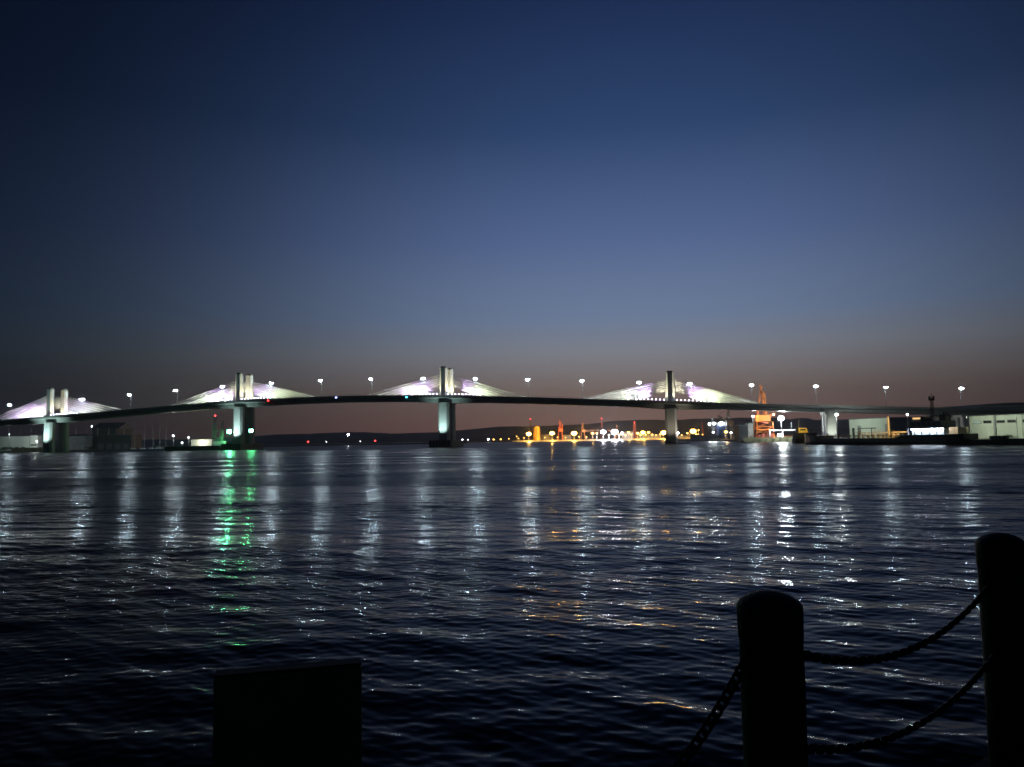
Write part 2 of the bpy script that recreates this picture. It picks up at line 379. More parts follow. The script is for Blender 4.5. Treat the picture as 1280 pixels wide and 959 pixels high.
# street lamps along the deck
lamp_lab = ['by the far left end, before the first pylons', 'just right of the first pylons', 'first of two standing between first and second cable fans', 'last one before the second pylon pair fan begins',
  'inside the left cable fan of the second pylons', 'inside the right cable fan of the second pylons', 'midway, nearer the second pylons', 'midway, nearer the third pylons',
  'inside the left cable fan of the third pylons', 'inside the right cable fan of the third pylons', 'midway, nearer the third pylons than the fourth', 'at the tip of the fourth left cable fan',
  'inside the left cable fan of the fourth pylons', 'inside the right cable fan of the fourth pylons', 'beside the orange crane derrick', 'above the lit approach pier',
  'above the white shed behind the tanker', 'above the end of the tanker by the warehouse']
lamp_lab[6] = 'standing clear over mid span right of the second pylons'; lamp_lab[7] = 'standing clear over mid span left of the third pylons'; lamp_lab[10] = 'standing clear right of the third pylons'
lamp_a = [-485, -421.9, -383.1, -345.3, -308.6, -271, -234.3, -197.6, -160.7, -124.9, -90.1, -54.8, -18.9, 12, 48.7, 85.7, 124.5, 165]
lp0 = None
for i, (a, lb) in enumerate(zip(lamp_a, lamp_lab)):
    z = zt(a)-1.1; loc = B0+ea*a+en*8.8+Vector((0, 0, z))
    lab = 'white bridge street lamp '+lb
    if lp0 is None:
        lp0 = thing('street_lamp', lab, 'street lamp', loc, -PSI, 'street lamps along the bridge deck')
        MB().tube((0, 0, 0), (0, 0, 12.6), .14, .08, 8).tube((0, 0, 12.6), (0, -1.6, 13.1), .08, .06).build('pole', DARKM, lp0)
        MB().box((0, 0, .8), (.7, .7, 1.6)).build('base', STAY, lp0)  # white box added in place of the glow at the lamp foot
        hd = MB().box((0, -1.9, 13.3), (1.5, 1.5, .3), taper=.6).build('lamp_head', STEEL, lp0)
        MB().lathe([(.1, -.8), (.75, -.6), (1.1, -.15), (1.0, .14)], 10, (0, -1.9, 13.0)).build('lamp_glass', E_LAMP, hd)
    else:
        c = lp0.copy(); C.objects.link(c); c.location = loc; c['label'] = lab
        for ch in lp0.children:
            k = ch.copy(); C.objects.link(k); k.parent = c
            for gch in ch.children:
                kk = gch.copy(); C.objects.link(kk); kk.parent = k

# ------------------------------------------------------------------ generic makers
def flood_mast(px, ylamp, Y, label, m, w=1.2, h=.8, base=None, group=None, power=0, pcol=(1, 1, 1), name='floodlight_mast', cat='floodlight'):
    top = at(px, ylamp, Y); zb = 0.5 if base is None else base
    t = thing(name, label, cat, (top.x, top.y, zb), 0, group); H = top.z-zb
    MB().tube((0, 0, 0), (0, 0, H+h*.4), max(.12, Y*.00022), max(.09, Y*.00016), 6).build('pole', STEEL, t)
    MB().box((0, .35, H), (w*1.1, .5, h*1.1)).tube((-w*.6, .2, H-h*.6), (w*.6, .2, H-h*.6), .08).build('lamp_head', DARKM, t)
    l = MB()
    l.lathe([(w*.12, -h/2), (w*.42, -h*.3), (w*.5, 0), (w*.42, h*.3), (w*.12, h/2)], 8, (0, -.25-w*.3, H)); l.build('lamp_glass', m, t)
    if power: point(t, (0, -1.5-w*.8, H), power, pcol, .6)
    return t
def block(name, label, cat, px0, px1, ytop, Y, zb, depth, wall, roof=None, pitch=0, group=None):
    a, b = at(px0, 545, Y), at(px1, 545, Y); wd = b.x-a.x; H = pz((px0+px1)/2, ytop, Y)-zb
    t = thing(name, label, cat, ((a.x+b.x)/2, Y, zb), 0, group)
    MB().bx(-wd/2, wd/2, 0, depth, 0, H).build('wall', wall, t)
    rm = MB()
    if pitch: rm.loft([[(x, -.4, H+.02), (x, depth/2, H+pitch), (x, depth+.4, H+.02)] for x in (-wd/2-.4, wd/2+.4)])
    else: rm.bx(-wd/2-.25, wd/2+.25, -.25, depth+.25, H+.01, H+.35)
    rm.build('roof', roof or ROOFM, t)
    return t, wd, H
def land(name, pts, ztop, m=LAND, zb=-2):
    n = len(pts); P = [(p[0], p[1], zb) for p in pts]+[(p[0], p[1], ztop) for p in pts]
    F = [(i, (i+1) % n, n+(i+1) % n, n+i) for i in range(n)]+[tuple(range(n, 2*n))]
    tag(MB().add(P, F).build(name, m), kind='structure')
def bush(name, label, cat, loc, w, h, n=260, trunk=0, group=None):
    t = thing(name, label, cat, loc, 0, group); m = MB()
    lobes = [(random.uniform(-.35, .35)*w, random.uniform(-.3, .3)*w, random.uniform(.3, .75)*h, random.uniform(.18, .32)) for _ in range(7)]
    for _ in range(n):
        lx, ly, lz, lr = random.choice(lobes); v = Vector((random.gauss(0, 1), random.gauss(0, 1), random.gauss(0, 1))).normalized()*(random.random()**.4)
        c = Vector((lx+v.x*lr*w, ly+v.y*lr*w, trunk+max(.1, lz+v.z*lr*h))); s = random.uniform(.05, .11)*h
        u = Vector((random.uniform(-1, 1), random.uniform(-1, 1), random.uniform(-1, 1))).normalized(); q = u.orthogonal()
        m.add([c+u*s, c+q*s*.7, c-u*s, c-q*s*.7], [(0, 1, 2, 3)])
    m.build('foliage', LEAF, t)
    s = MB().tube((0, 0, 0), (0, 0, trunk+h*.5), .06*h, .03*h)
    for k in range(4): s.tube((0, 0, trunk+h*.2), (random.uniform(-.3, .3)*w, random.uniform(-.2, .2)*w, trunk+h*.6), .03*h, .01*h)
    s.build('trunk', BARK, t)

# ------------------------------------------------------------------ left bank
def lp(px, Y): p = at(px, 540, Y); return (p.x, Y)
land('left_shore', [lp(-900, 600), lp(-300, 640), lp(0, 655), lp(110, 650), lp(160, 640), lp(214, 640), lp(214, 720), lp(285, 760), lp(285, 900), lp(-900, 1100)], 1.3)
t, wd, H = block('harbour_building', 'long low pale building on the shore left of the first pylons', 'building', -40, 37, 546, 668, 1.3, 14, WHITEW)
for k in range(9): MB().bx(-wd/2+2+k*5.6, -wd/2+5+k*5.6, -.12, -.02, 1.6, 3.2).build('window', GLASS, t)
t, wd, H = block('gatehouse', 'small pale tower block at the end of the long low shore building', 'building', 37.6, 47, 544.5, 668, 1.3, 8, WHITEW)
MB().bx(-1, 1, -.12, -.02, 0, 2.4).build('door', DARKM, t)
MB().bx(-2.6, 2.6, -.1, -.02, 4.2, 5.4).build('window', GLASS, t)
flood_mast(46.5, 551.5, 662, 'low white lamp in front of the small pale tower block', E_SMALL, 1.1, .8, 1.3, power=2500, pcol=(.9, 1, .95))
t = flood_mast(12, 543, 655, 'dim lamp in front of the long low pale building', E_SMALL, .5, .4, 1.3, power=1800, pcol=(.8, 1, .95))
a, b = at(16, 561, 650), at(54, 561, 650)
t = thing('retaining_wall', 'low olive brown wall at the water edge before the first pylons', 'wall', ((a.x+b.x)/2, 648.5, -1))
MB().bx(-13, 13, -.5, .8, 0, 4.6).build('wall', mat('brown_wall', (.22, .19, .11), .9, scale=.4), t); MB().bx(-13.2, 13.2, -.7, 1, 4.61, 4.9).build('coping', DKCONC, t)
poles = [(11, 536), (25, 536), (39, 536), (53, 537), (95, 537), (108.5, 536), (122, 536), (136, 536.5), (146, 537), (155, 537)]
plabs = ['first grey pole from the frame edge behind the long pale building', 'second grey pole behind the long pale building', 'third grey pole behind the small pale tower block', 'grey pole just left of the first pier',
  'grey pole behind the grey shed right of the first pier', 'grey pole at the right edge of the grey shed', 'grey pole at the near end of the dark gabled hall', 'grey pole before the middle of the dark gabled hall',
  'grey pole at the right end of the dark gabled hall', 'grey pole standing alone right of the dark gabled hall']
for (px, yt), lb in zip(poles, plabs):
    p = at(px, yt, 690); t = thing('utility_pole', lb, 'pole', (p.x, 690, 1.3), 0, 'grey poles on the left shore')
    MB().tube((0, 0, 0), (0, 0, p.z-1.3), .42, .34, 8).build('shaft', STEEL, t); MB().box((0, 0, p.z-1.1), (1.1, 1.1, .4)).build('cap', STEEL, t)
t, wd, H = block('storage_shed', 'grey ribbed shed on the shore just right of the first pier', 'shed', 86, 107, 545, 672, 1.3, 12, GREYW, pitch=1.5)
for k in range(3): MB().bx(-wd/2+1+k*4.4, -wd/2+4.4+k*4.4, -.12, -.02, 0, 4).build('shutter', STEEL, t)
t, wd, H = block('gabled_hall', 'dark hall with low curved grey roof behind the left shore poles', 'hall', 115, 148, 536, 720, 1.3, 26, DARKM, ROOFM, pitch=6)
MB().bx(-4, 4, -.12, -.02, 0, 6).build('door', DARKM, t)
flood_mast(115, 533, 700, 'pale twin lamp on a tall pole at the left end of the dark gabled hall', E_SMALL, .7, 1.4, 1.3)
t, wd, H = block('waterfront_warehouse', 'dark flat warehouse between the gabled hall and the yacht masts', 'warehouse', 120, 164, 544, 680, 1.3, 20, DARKM)
for k in range(4): MB().bx(-wd/2+2+k*7.4, -wd/2+7+k*7.4, -.12, -.02, 0, 5).build('shutter', ROOFM, t)
ylab = ['moored yacht with bare mast, furthest from the green lights', 'moored yacht with tall bare mast, second from the warehouse', 'moored yacht with bare mast, middle of the row of five', 'moored yacht with bare mast, fourth from the warehouse', 'moored yacht with bare mast nearest the white lamp pole']
for (px, yt), lb in zip(((168, 528), (180, 530), (190.5, 531), (199, 532), (207, 534)), ylab):
    p = at(px, yt, 630); t = thing('sailing_yacht', lb, 'yacht', (p.x, 630, 0), R(random.uniform(-20, 20)), 'yachts moored by the left shore')
    sec = [[(x, -bb, 1.1+.2*abs(x)/5), (x, -bb*.7, 0), (x, 0, -.5), (x, bb*.7, 0), (x, bb, 1.1+.2*abs(x)/5)] for x, bb in ((-5, .9), (-3, 1.5), (0, 1.7), (3, 1.1), (5.4, .08))]
    MB().loft(sec).build('hull', BLUEH, t); MB().bx(-2.5, 1.5, -.9, .9, 1.2, 1.9).build('cabin', WHITEW, t)
    m = MB().tube((.6, 0, 1), (.6, 0, p.z), .16, .1); m.tube((.6, 0, 2.6), (-3.6, 0, 2.6), .12); m.tube((.6, -1.2, p.z*.6), (.6, 1.2, p.z*.6), .06); m.build('mast', STEEL, t)
flood_mast(217, 544.7, 640, 'taller white lamp pole on the jetty beside the yachts', E_SMALL, 1.6, 1.0, .5, power=4000)
flood_mast(236, 546.8, 640, 'shorter white lamp pole on the jetty before the cream hut', E_SMALL, 1.1, .8, .5, power=2500)
flood_mast(228, 553.6, 640, 'low warm white lamp between the two jetty lamp poles', E_SMALL, 1.5, 1.1, .5)
t, wd, H = block('jetty_hut', 'long low cream lit hut on the jetty left of the green deck crane ship', 'hut', 239, 268, 549.5, 660, .6, 8, WHITEW)
for k in range(5): MB().bx(-wd/2+1.2+k*4, -wd/2+3.6+k*4, -.12, -.02, 1.2, 2.6).build('window', GLASS, t)
point(t, (0, -4, 5), 3000, (1, .95, .7), .4)
a, b = w0(214, 563.6), w0(286, 562.4)
mid = (a+b)/2
t = thing('flat_barge', 'long dark flat barge moored in front of the jetty left of the second pier', 'barge', (mid.x, 556, 0), R(2)); 
MB().loft([[(x, -5, 2.9), (x, -5, zb_), (x, 5, zb_), (x, 5, 2.9)] for x, zb_ in ((-22, 1.0), (-19, -.8), (18, -.8), (21, 1.0))]).build('hull', HULL, t)
MB().bx(-21, 20, -5.1, -4.8, 2.91, 3.3).bx(-21, 20, 4.8, 5.1, 2.91, 3.3).build('bulwark', BLUEH, t)
m = MB()
for k in range(8): m.tube((-18+k*5, -4.6, 3.3), (-18+k*5, -4.6, 4.3), .06)
m.build('railing', STEEL, t)
p = at(274, 560, 575)
t = thing('crane_ship', 'dark work ship with tall dark masts and green lit deck left of the second pier', 'ship', (p.x, 575, 0), R(4))
MB().loft([[(x, -bb, 3.2), (x, -bb*.8, -.5), (x, bb*.8, -.5), (x, bb, 3.2)] for x, bb in ((-9, 3), (-6, 4.4), (6, 4.4), (10, .4))]).build('hull', HULL, t)
MB().bx(-3.5, 4.5, -3, 3, 3.21, 6.4).build('deckhouse', GREYW, t); MB().bx(-2, 2.4, -2.4, 2.4, 6.41, 9).build('wheelhouse', DARKM, t)
MB().lattice((-3.6, 0, 3), (-3.2, 0, 25), 2.6, 1.4, 10, .22).bx(-5.6, -1, -1.2, 1.2, 14, 15).bx(-4.8, -1.6, -1, 1, 18.6, 19.4).build('mast', DARKM, t)
MB().lattice((1.5, 0, 6), (2.4, 0, 22), 2.2, .8, 8, .2).build('derrick', DARKM, t)
MB().box((-3.2, 0, 25.6), (.8, .8, .8)).build('mast_light', E_RED, t)
MB().tube((7, -3, 3.2), (7, -3, 9.6), .1).box((7, -3, 9.7), (.7, .5, .5)).build('added_green_lamp', DARKM, t); spot(t, (7, -4, 9.4), (-2, -2, 8), 15000, (.15, 1, .3), 125)  # green lamp added to tint the deck and broaden the green reflection
def nav(px, py, lb, pw):
    v = ray(px, py); P = Vector((0, 0, EYE))+v*((DIST-15.6)/v.dot(en)); q = P-B0
    t = thing('navigation_light', lb, 'navigation light', (P.x, P.y, 4.4), -PSI, 'green lights on the second pier')
    MB().tube((0, 0, -1), (0, 0, P.z-4.4), .16, .12).box((0, 0, -.6), (1, 1, .4)).build('post', DARKM, t)
    MB().lathe([(.15, -.9), (.9, -.5), (1.1, 0), (.9, .5), (.15, .9)], 10, (0, -.6, P.z-4.4)).build('lamp_glass', E_GREEN if pw > 600 else E_GREENS, t)
    MB().box((0, .75, P.z-4.4), (3.0, .15, 2.6)).bx(-1.55, -1.4, -2.1, .7, P.z-5.6, P.z-3.2).bx(1.4, 1.55, -2.1, .7, P.z-5.6, P.z-3.2).bx(-1.55, 1.55, -2.1, .7, P.z-3.19, P.z-3.05).bx(-1.55, 1.55, -2.1, .7, P.z-5.75, P.z-5.61).build('light_shield', DARKM, t)  # dark plates added to keep the green light off pier and footing
nav(288.5, 539.6, 'brilliant green light on a post left of the second pier', 700)
nav(315.5, 538.6, 'brilliant green light on a post right of the second pier', 500)
for i, (px, w_, h_) in enumerate(((6, 9, 4), (60, 8, 3.4), (74, 9, 4), (113, 8, 3.4), (158, 8, 5), (200, 10, 4), (252, 8, 3))):
    lb = ['bush before the long pale building at the frame edge', 'bush beside the olive wall left of the first pier', 'bush behind the first pier', 'bush between the grey shed and the dark hall', 'taller bush beside the dark flat warehouse', 'wide bush behind the yacht masts', 'bush behind the cream jetty hut'][i]
    p = at(px, 555, 658 if px < 150 else 735); bush('shrub', 'dark '+lb, 'shrub', (p.x, p.y, 1.2), w_, h_, group='shrubs on the left shore')

# ------------------------------------------------------------------ breakwater and beacons
a, b = at(330, 550, 1000), at(585, 550, 1000)
land('breakwater', [(a.x, 985), (b.x, 985), (b.x, 1000), (a.x, 1000)], 2.0, DKCONC)
def beacon(px, py, m, lb, s):
    p = at(px, py, 990); t = thing('harbour_beacon', lb, 'beacon', (p.x, 990, 2.0)); H = p.z-2
    MB().lathe([(.9, 0), (.7, .3), (.45, max(.5, H-.9)), (.8, max(.6, H-.8)), (.8, max(.7, H-.6))], 10).build('tower', DKCONC, t)
    MB().lathe([(.2, -s*.5), (s*.5, -s*.2), (s*.5, s*.3), (.2, s*.5)], 8, (0, 0, H)).build('lamp_glass', m, t)
beacon(385.2, 552.3, E_RED, 'red beacon light on the breakwater nearer the second pier', 1.8)
beacon(469, 551.2, E_RED, 'red beacon light on the breakwater nearer the third pier', 1.8)
beacon(435, 543.6, E_FARW, 'tall white beacon light midway between the two red beacons', 1.6)
beacon(408, 552.4, E_SMALL, 'faint low white light just right of the first red beacon', .7)
beacon(450.5, 551.8, E_SMALL, 'faint low white light just left of the second red beacon', .7)

# ------------------------------------------------------------------ far port
FY = 1300
def fp(px, Y): p = at(px, 545, Y); return (p.x, Y)
land('far_quay', [fp(560, 1420), fp(640, FY-1), fp(740, FY-1), fp(905, FY-1), fp(1100, 1250), fp(1200, 1900), fp(560, 1900)], 2.2, mat('quay_concrete', (.4, .38, .34), .9, scale=.05))
p = at(670.4, 533.4, FY+25)
t = thing('storage_silo', 'tall yellow lit cylindrical silo on the far quay', 'silo', (p.x, FY+25, 2.2)); H = p.z-2.2
MB().lathe([(6.2, 0), (6.2, H*.96), (5.6, H)], 28).build('wall', YELL, t)
MB().box((.4, 0, H+1.3), (1.8, 1.8, 2.6)).build('roof_vent', YELL, t)
m = MB(); 
for k in range(10): m.bx(-.5, .5, -6.5, -6.3, k*H/10, k*H/10+.15)
m.bx(-.6, -.5, -6.5, -6.3, 0, H).bx(.5, .6, -6.5, -6.3, 0, H).build('ladder', STEEL, t)
fm = [(646, 545.5, E_SODS, 1.4, 'small dim orange port lamp left of the first bright orange one', 0), (661, 542.6, E_SOD, 5.5, 'bright orange port floodlight just left of the yellow silo', 115200), (690, 541.8, E_SOD, 5.5, 'bright orange port floodlight just right of the yellow silo', 115200),
      (717.5, 541.8, E_SOD, 6.5, 'bright orange port floodlight between the two quay cranes', 115200), (740.5, 541.6, E_SODS, 4, 'left of a pair of mid sized orange lights beside the white floodlights', 40000), (746, 541.6, E_SODS, 3, 'right of a pair of mid sized orange lights beside the white floodlights', 0),
      (754, 540, E_FARW, 6, 'left one of two brilliant white port floodlights', 86400), (768, 540, E_FARW, 8, 'right and largest of two brilliant white port floodlights', 86400), (777.5, 541.6, E_FARW, 3, 'smaller white port lamp right of the brilliant white pair', 0),
      (785.5, 540.6, E_SODS, 3.5, 'orange port lamp before the red lattice tower', 40000), (797, 541.6, E_SODS, 4, 'orange port lamp right of the red lattice tower', 60000), (803.5, 540.8, E_SOD, 5, 'bright orange port lamp left of a close pair', 64800), (810.5, 540.6, E_SODS, 4, 'warm port lamp midway between the red tower and the fourth pier', 0),
      (829, 541, E_SOD, 6, 'bright orange port floodlight touching the fourth pier', 86400), (847, 541.4, E_FARW, 2.4, 'small white port lamp just right of the fourth pier', 0), (859, 541.6, E_SODS, 2.5, 'small orange lamp left of the largest orange floodlight', 0),
      (866, 539.2, E_SOD, 7, 'largest orange floodlight right of the fourth pier', 108000), (873, 537.8, E_SODS, 2, 'small high orange lamp right of the largest orange floodlight', 0), (578, 549.6, E_SMALL, 2.2, 'pale lamp on the shore just right of the third pier', 0), (585, 549.8, E_SMALL, 1.2, 'fainter pale lamp next to the one right of the third pier', 0),
      (610.5, 549.2, E_FARW, 1.6, 'white lamp at the left tip of the far quay', 0), (617, 549.4, E_SODS, 2.4, 'low orange lamp right of the quay tip white lamp', 0), (626, 549.3, E_SODS, 2.4, 'low orange lamp left of the small dim port lamps', 0), (636, 548.6, E_SODS, 1.6, 'low dim orange lamp before the near end of the port', 0)]
more = [(648, 548, 1.3, 'low'), (655, 547.4, 1.5, 'small'), (681, 547, 1.6, 'low'), (697, 546.6, 1.6, 'small'), (707, 547, 1.4, 'low'), (724, 546, 1.8, 'small'), (733, 546.4, 1.6, 'low'), (781.5, 544, 2.4, 'small'), (789, 543.4, 2.2, 'small'), (800.5, 544.2, 2.2, 'low'),  # extra lamps added between the main ones so the port glow merges
        (807, 543.6, 2.4, 'small'), (815, 543.4, 2.6, 'small'), (820, 544, 1.8, 'low'), (825, 543, 2.2, 'small'), (852, 544, 1.8, 'low'), (863, 543.6, 2.4, 'low'), (870, 543, 2.6, 'small'), (878, 543.4, 1.6, 'low'), (774, 543.6, 3, 'small'), (761, 543.8, 2.6, 'small')]
where = ['at the near end of the port before the silo', 'left of the silo, below the bright orange light', 'beside the shed right of the silo', 'left of the dark red quay crane', 'right of the dark red quay crane', 'left of the long jib crane', 'right of the long jib crane', 'left of the shed under the red tower',
         'before the shed under the red tower', 'right of the red tower', 'between the close pair of orange port lamps', 'before the long low shed, left end', 'before the long low shed, middle', 'before the long low shed, right end', 'before the pale shed right of the fourth pier', 'below the largest orange floodlight', 'right of the largest orange floodlight, low down', 'under the thin red tower',
         'right of the largest white floodlight', 'between the two brilliant white floodlights']
for (px, py, w_, ad_), wh_ in zip(more, where): fm.append((px, py, E_SODS, w_, ad_+' added orange lamp '+wh_, 0))
for px, py, m_, w_, lb, pw in fm:
    col = (1, .9, .95) if m_ is E_FARW else (1, .55, .12)
    flood_mast(px, py, FY+2 if px > 640 else 1430, lb, m_, w_*1.3, w_*.85, 2.2, 'lights of the far port', pw, col)
def lat_tower(px, yt, Y, lb, m_, w=4, lamp=None):
    p = at(px, yt, Y); t = thing('lattice_tower', lb, 'tower', (p.x, Y, 2.2)); H = p.z-2.2
    MB().lattice((0, 0, 0), (0, 0, H), w, w*.25, 9, .28).build('frame', m_, t); MB().box((0, 0, H*.72), (w, w, .6)).build('platform', m_, t)
    if lamp: MB().box((0, 0, H+.8), (1.3, 1.3, 1.3)).build('warning_light', lamp, t)
lat_tower(663, 524.6, FY+60, 'red lattice tower behind the orange light left of the silo', REDP, 5, E_RED)
lat_tower(752, 523.8, FY+60, 'red lattice tower behind the left brilliant white floodlight', REDP, 5, E_RED)
lat_tower(793, 528.5, FY+20, 'sturdy red lattice tower among orange lamps left of the fourth pier', REDP, 5, E_RED)
lat_tower(878, 528, FY+40, 'thin red lattice tower right of the largest orange floodlight', REDP, 3)
def quay_crane(px, yt, Y, lb, jib, m_, base=2.2, name='quay_crane'):
    p = at(px, yt, Y); t = thing(name, lb, 'crane', (p.x, Y, base)); H = p.z-base; s = H/26
    m = MB()
    for q in (-1, 1):
        for r_ in (-1, 1): m.tube((q*3.2*s, r_*3*s, 0), (q*2*s, r_*2*s, 11*s), .5*s, n=4)
        m.tube((q*3*s, -3*s, 3*s), (q*3*s, 3*s, 3*s), .35*s, n=4)
    m.build('portal', m_, t)
    MB().box((.6*s, 0, 13*s), (5.4*s, 4*s, 4*s)).build('machine_house', m_, t)
    MB().lattice((-.6*s, 0, 15*s), (-.2*s, 0, H), 2.4*s, 1*s, 6, .2*s).build('mast', m_, t)
    m = MB().lattice((2*s, 0, 13*s), (jib[0]*s, 0, jib[1]*s), 1.8*s, .8*s, 9, .16*s); m.tube((-.2*s, 0, H), (jib[0]*s, 0, jib[1]*s), .1*s, n=4); m.tube((jib[0]*s, 0, jib[1]*s), (jib[0]*s, 0, jib[1]*s-6*s), .1*s, n=4); m.build('jib', m_, t)
quay_crane(700, 525.5, FY+12, 'dark red quay crane between two orange floodlights', (3.5, 21), REDP)
quay_crane(728.5, 528, FY+12, 'dark quay crane with a long low jib left of the white floodlights', (24, 14), mat('rust_paint', (.2, .1, .07), .7))
quay_crane(771, 531, FY+30, 'pale orange crane behind the largest white floodlight', (-18, 16), mat('faded_orange', (.5, .22, .1), .7))
for px0, px1, yt, lb in ((676, 688, 543.2, 'low lit shed right of the silo on the far quay'), (703, 714, 543.8, 'low shed right of the dark red quay crane'), (778, 792, 539.5, 'low lit shed under the red lattice tower'), (803, 826, 543.4, 'long low shed beside the fourth pier on the far quay'), (846, 876, 544, 'low pale shed right of the fourth pier')):
    t, wd, H = block('port_shed', lb, 'shed', px0, px1, yt, FY+34, 2.2, 16, GREYW, pitch=1.5, group='sheds of the far port')
    MB().bx(-wd*.2, wd*.2, -.2, -.02, 0, H*.7).build('door', GREYW, t)
a = at(900, 552, 760)
# dark blue ship and lattice gantry beyond the barge
p = at(894, 550, 720)
t = thing('supply_ship', 'dark blue ship with a row of cool white deck lamps right of the fourth pier', 'ship', (p.x, 720, 0), R(6))
MB().loft([[(x, -bb, zz_), (x, -bb*.8, -.5), (x, bb*.8, -.5), (x, bb, zz_)] for x, bb, zz_ in ((-24, .5, 7), (-17, 4, 5.6), (-8, 5, 4.8), (12, 5, 4.8), (16, 4.4, 5))]).build('hull', BLUEH, t)
MB().bx(2, 12, -4, 4, 4.9, 14).build('superstructure', BLUEH, t); MB().bx(3, 9, -3.4, 3.4, 14.01, 17).build('wheelhouse', GREYW, t); MB().bx(9.4, 11.4, -1, 1, 14.02, 19.5).build('funnel', DARKM, t)
MB().lattice((-2, 0, 5), (-2, 0, 22), 2, .8, 7, .15).build('mast', DARKM, t)
for x, z in ((-7, 15.5), (-2.4, 16), (4.4, 16.5), (-3.5, 8)): MB().box((x, -5.2, z), (1.5, .6, 1.2)).build('deck_lamp', E_WHITE if z != 8 else E_SMALL, t); MB().tube((x, -4.8, z), (x, -4.8, 5), .12).build('lamp_post', DARKM, t)
quay_crane(910.5, 509, 700, 'dark lattice gantry crane between the blue ship and the orange crane', (-9, 19), DARKM, 1.5, 'gantry_crane')
flood_mast(907, 540, 690, 'warm orange flame coloured lamp at the foot of the dark gantry crane', E_SODS, 3.2, 2.2, 1.5, power=14000, pcol=(1, .6, .3))
flood_mast(913.5, 541, 690, 'small white lamp right of the warm orange lamp by the gantry crane', E_SMALL, 1.8, 1.2, 1.5)
land('middle_quay', [lp(846, 800), lp(862, 690), lp(900, 660), lp(922, 520), lp(1010, 500), lp(1500, 520), lp(1500, 1100), lp(846, 1100)], 1.5)

# ------------------------------------------------------------------ orange floating crane
CY = 486
p = at(966, 550, CY)
t = thing('floating_crane', 'orange floating crane barge with lattice tower and tall derrick rising above the bridge deck', 'crane barge', (p.x, CY, 0), -PSI*.6)
mp_ = CY/FPX
def fx(px): return (px-966)*mp_
def fz(py): return EYE+(544.2-py)*mp_
MB().loft([[(x, -7, zt_), (x, -7, zb_), (x, 7, zb_), (x, 7, zt_)] for x, zb_, zt_ in ((fx(928), .9, 2.7), (fx(936), -.6, 2.9), (fx(1000), -.6, 2.9), (fx(1006), 1, 2.7))]).build('hull', mat('olive_hull', (.2, .19, .1), .7, scale=.5, var=.4), t)
m = MB()
for x in np.arange(fx(931), fx(1003), 2.1): m.tube((x, -6.8, 2.9), (x, -6.8, 3.9), .06, n=4)
m.tube((fx(931), -6.8, 3.9), (fx(1003), -6.8, 3.9), .06, n=4); m.tube((fx(931), -6.8, 3.4), (fx(1003), -6.8, 3.4), .05, n=4); m.build('railing', ORANGE, t)
for x in np.arange(fx(940), fx(998), 4): MB().lathe([(.25, -.2), (.55, -.15), (.55, .15), (.25, .2)], 10, (x, -7.25, 1.6)).build('tyre_fender', HULL, t)
MB().lattice((fx(955.5), 0, 2.9), (fx(955.5), 0, fz(527)), 10.5, 9.5, 3, .3).bx(fx(945), fx(966), -4.6, 4.6, fz(537)-.3, fz(537)+.3).build('lattice_tower', ORANGE, t)
MB().bx(fx(945.5), fx(963), -4, 4, fz(526.6), fz(519)).build('machine_house', ORANGE, t)
mh = MB().bx(fx(963.3), fx(969), -3, 1, fz(521), fz(516.5)).build('operator_cab', ORANGE, t); MB().bx(fx(964), fx(968.4), -3.12, -3.02, fz(520), fz(517.4)).build('window', E_SODS if False else GLASS, mh)
MB().lathe([(3.2, 0), (3.2, 1.6)], 16, (fx(955.5), 0, fz(527)-.9)).build('slewing_ring', REDP, t)
m = MB(); apex = (fx(954), 0, fz(483.5))
for x, y in ((fx(948.5), -2.6), (fx(948.5), 2.6), (fx(958.5), -2.6), (fx(958.5), 2.6)): m.tube((x, y, fz(519)), apex, .42, .3, 6)
for z_ in (.25, .5, .72):
    zz_ = fz(519)+(fz(483.5)-fz(519))*z_; k = (1-z_)
    m.tube((fx(954)-2.7*k, -2.6*k, zz_), (fx(954)+2.3*k, -2.6*k, zz_), .2, n=4); m.tube((fx(954)-2.7*k, -2.6*k, zz_), (fx(954)+2.3*k*.7, -2.6*k*.7, zz_+3), .18, n=4)
m.box((fx(954), 0, fz(483.5)+.3), (1.6, 1.4, 1.6)); m.build('derrick_frame', mat('rusty_orange', (.36, .1, .03), .6, scale=.7, var=.4), t)
m = MB().lattice((fx(958), -1, fz(520)), (fx(956.5), -1, fz(490)), 2.2, 1.2, 9, .16); m.tube((fx(956.5), -1, fz(490)), apex, .1, n=4); m.build('boom', ORANGE, t)
m = MB()
for px in (948, 953, 958, 963): m.bx(fx(px)-.9, fx(px)+.9, -6.2, -4.8, 2.91, 4.6+random.random())
m.build('winch', REDP, t)
spot(t, (fx(976)-2, -14, 14), (fx(955), 0, 14), 2600, (1, .75, .5), 75); spot(t, (fx(950), -13, 6), (fx(955), 0, 18), 1300, (1, .75, .5), 90)
MB().tube((fx(976)-2, -6.6, 2.9), (fx(976)-2, -6.6, 8), .1).build('lamp_post', STEEL, t)
spot(t, (fx(985), -3, 13), (fx(980), -5, 2.9), 3200, (1, .98, .75), 120)
MB().box((fx(966.8), -3.3, fz(518.5)), (.9, .3, .7)).build('cab_lamp', emis('pink_lamp', (1, .7, .5), 14), t)
MB().box((fx(972), -6, fz(544.3)), (2.4, .6, 1.5)).build('deck_lamp', emis('pink_white_lamp', (1, .75, .95), 25), t)
t2 = flood_mast(976, 523, CY-9, 'very bright white floodlight mast right of the orange crane', E_WHITE, 3.0, 2.4, 2.9, power=9000, pcol=(.92, 1, .98))
p = at(980, 538, CY-7)
t = thing('portal_frame', 'white steel portal frame standing on the crane barge deck', 'frame', (p.x, CY-6, 2.9))
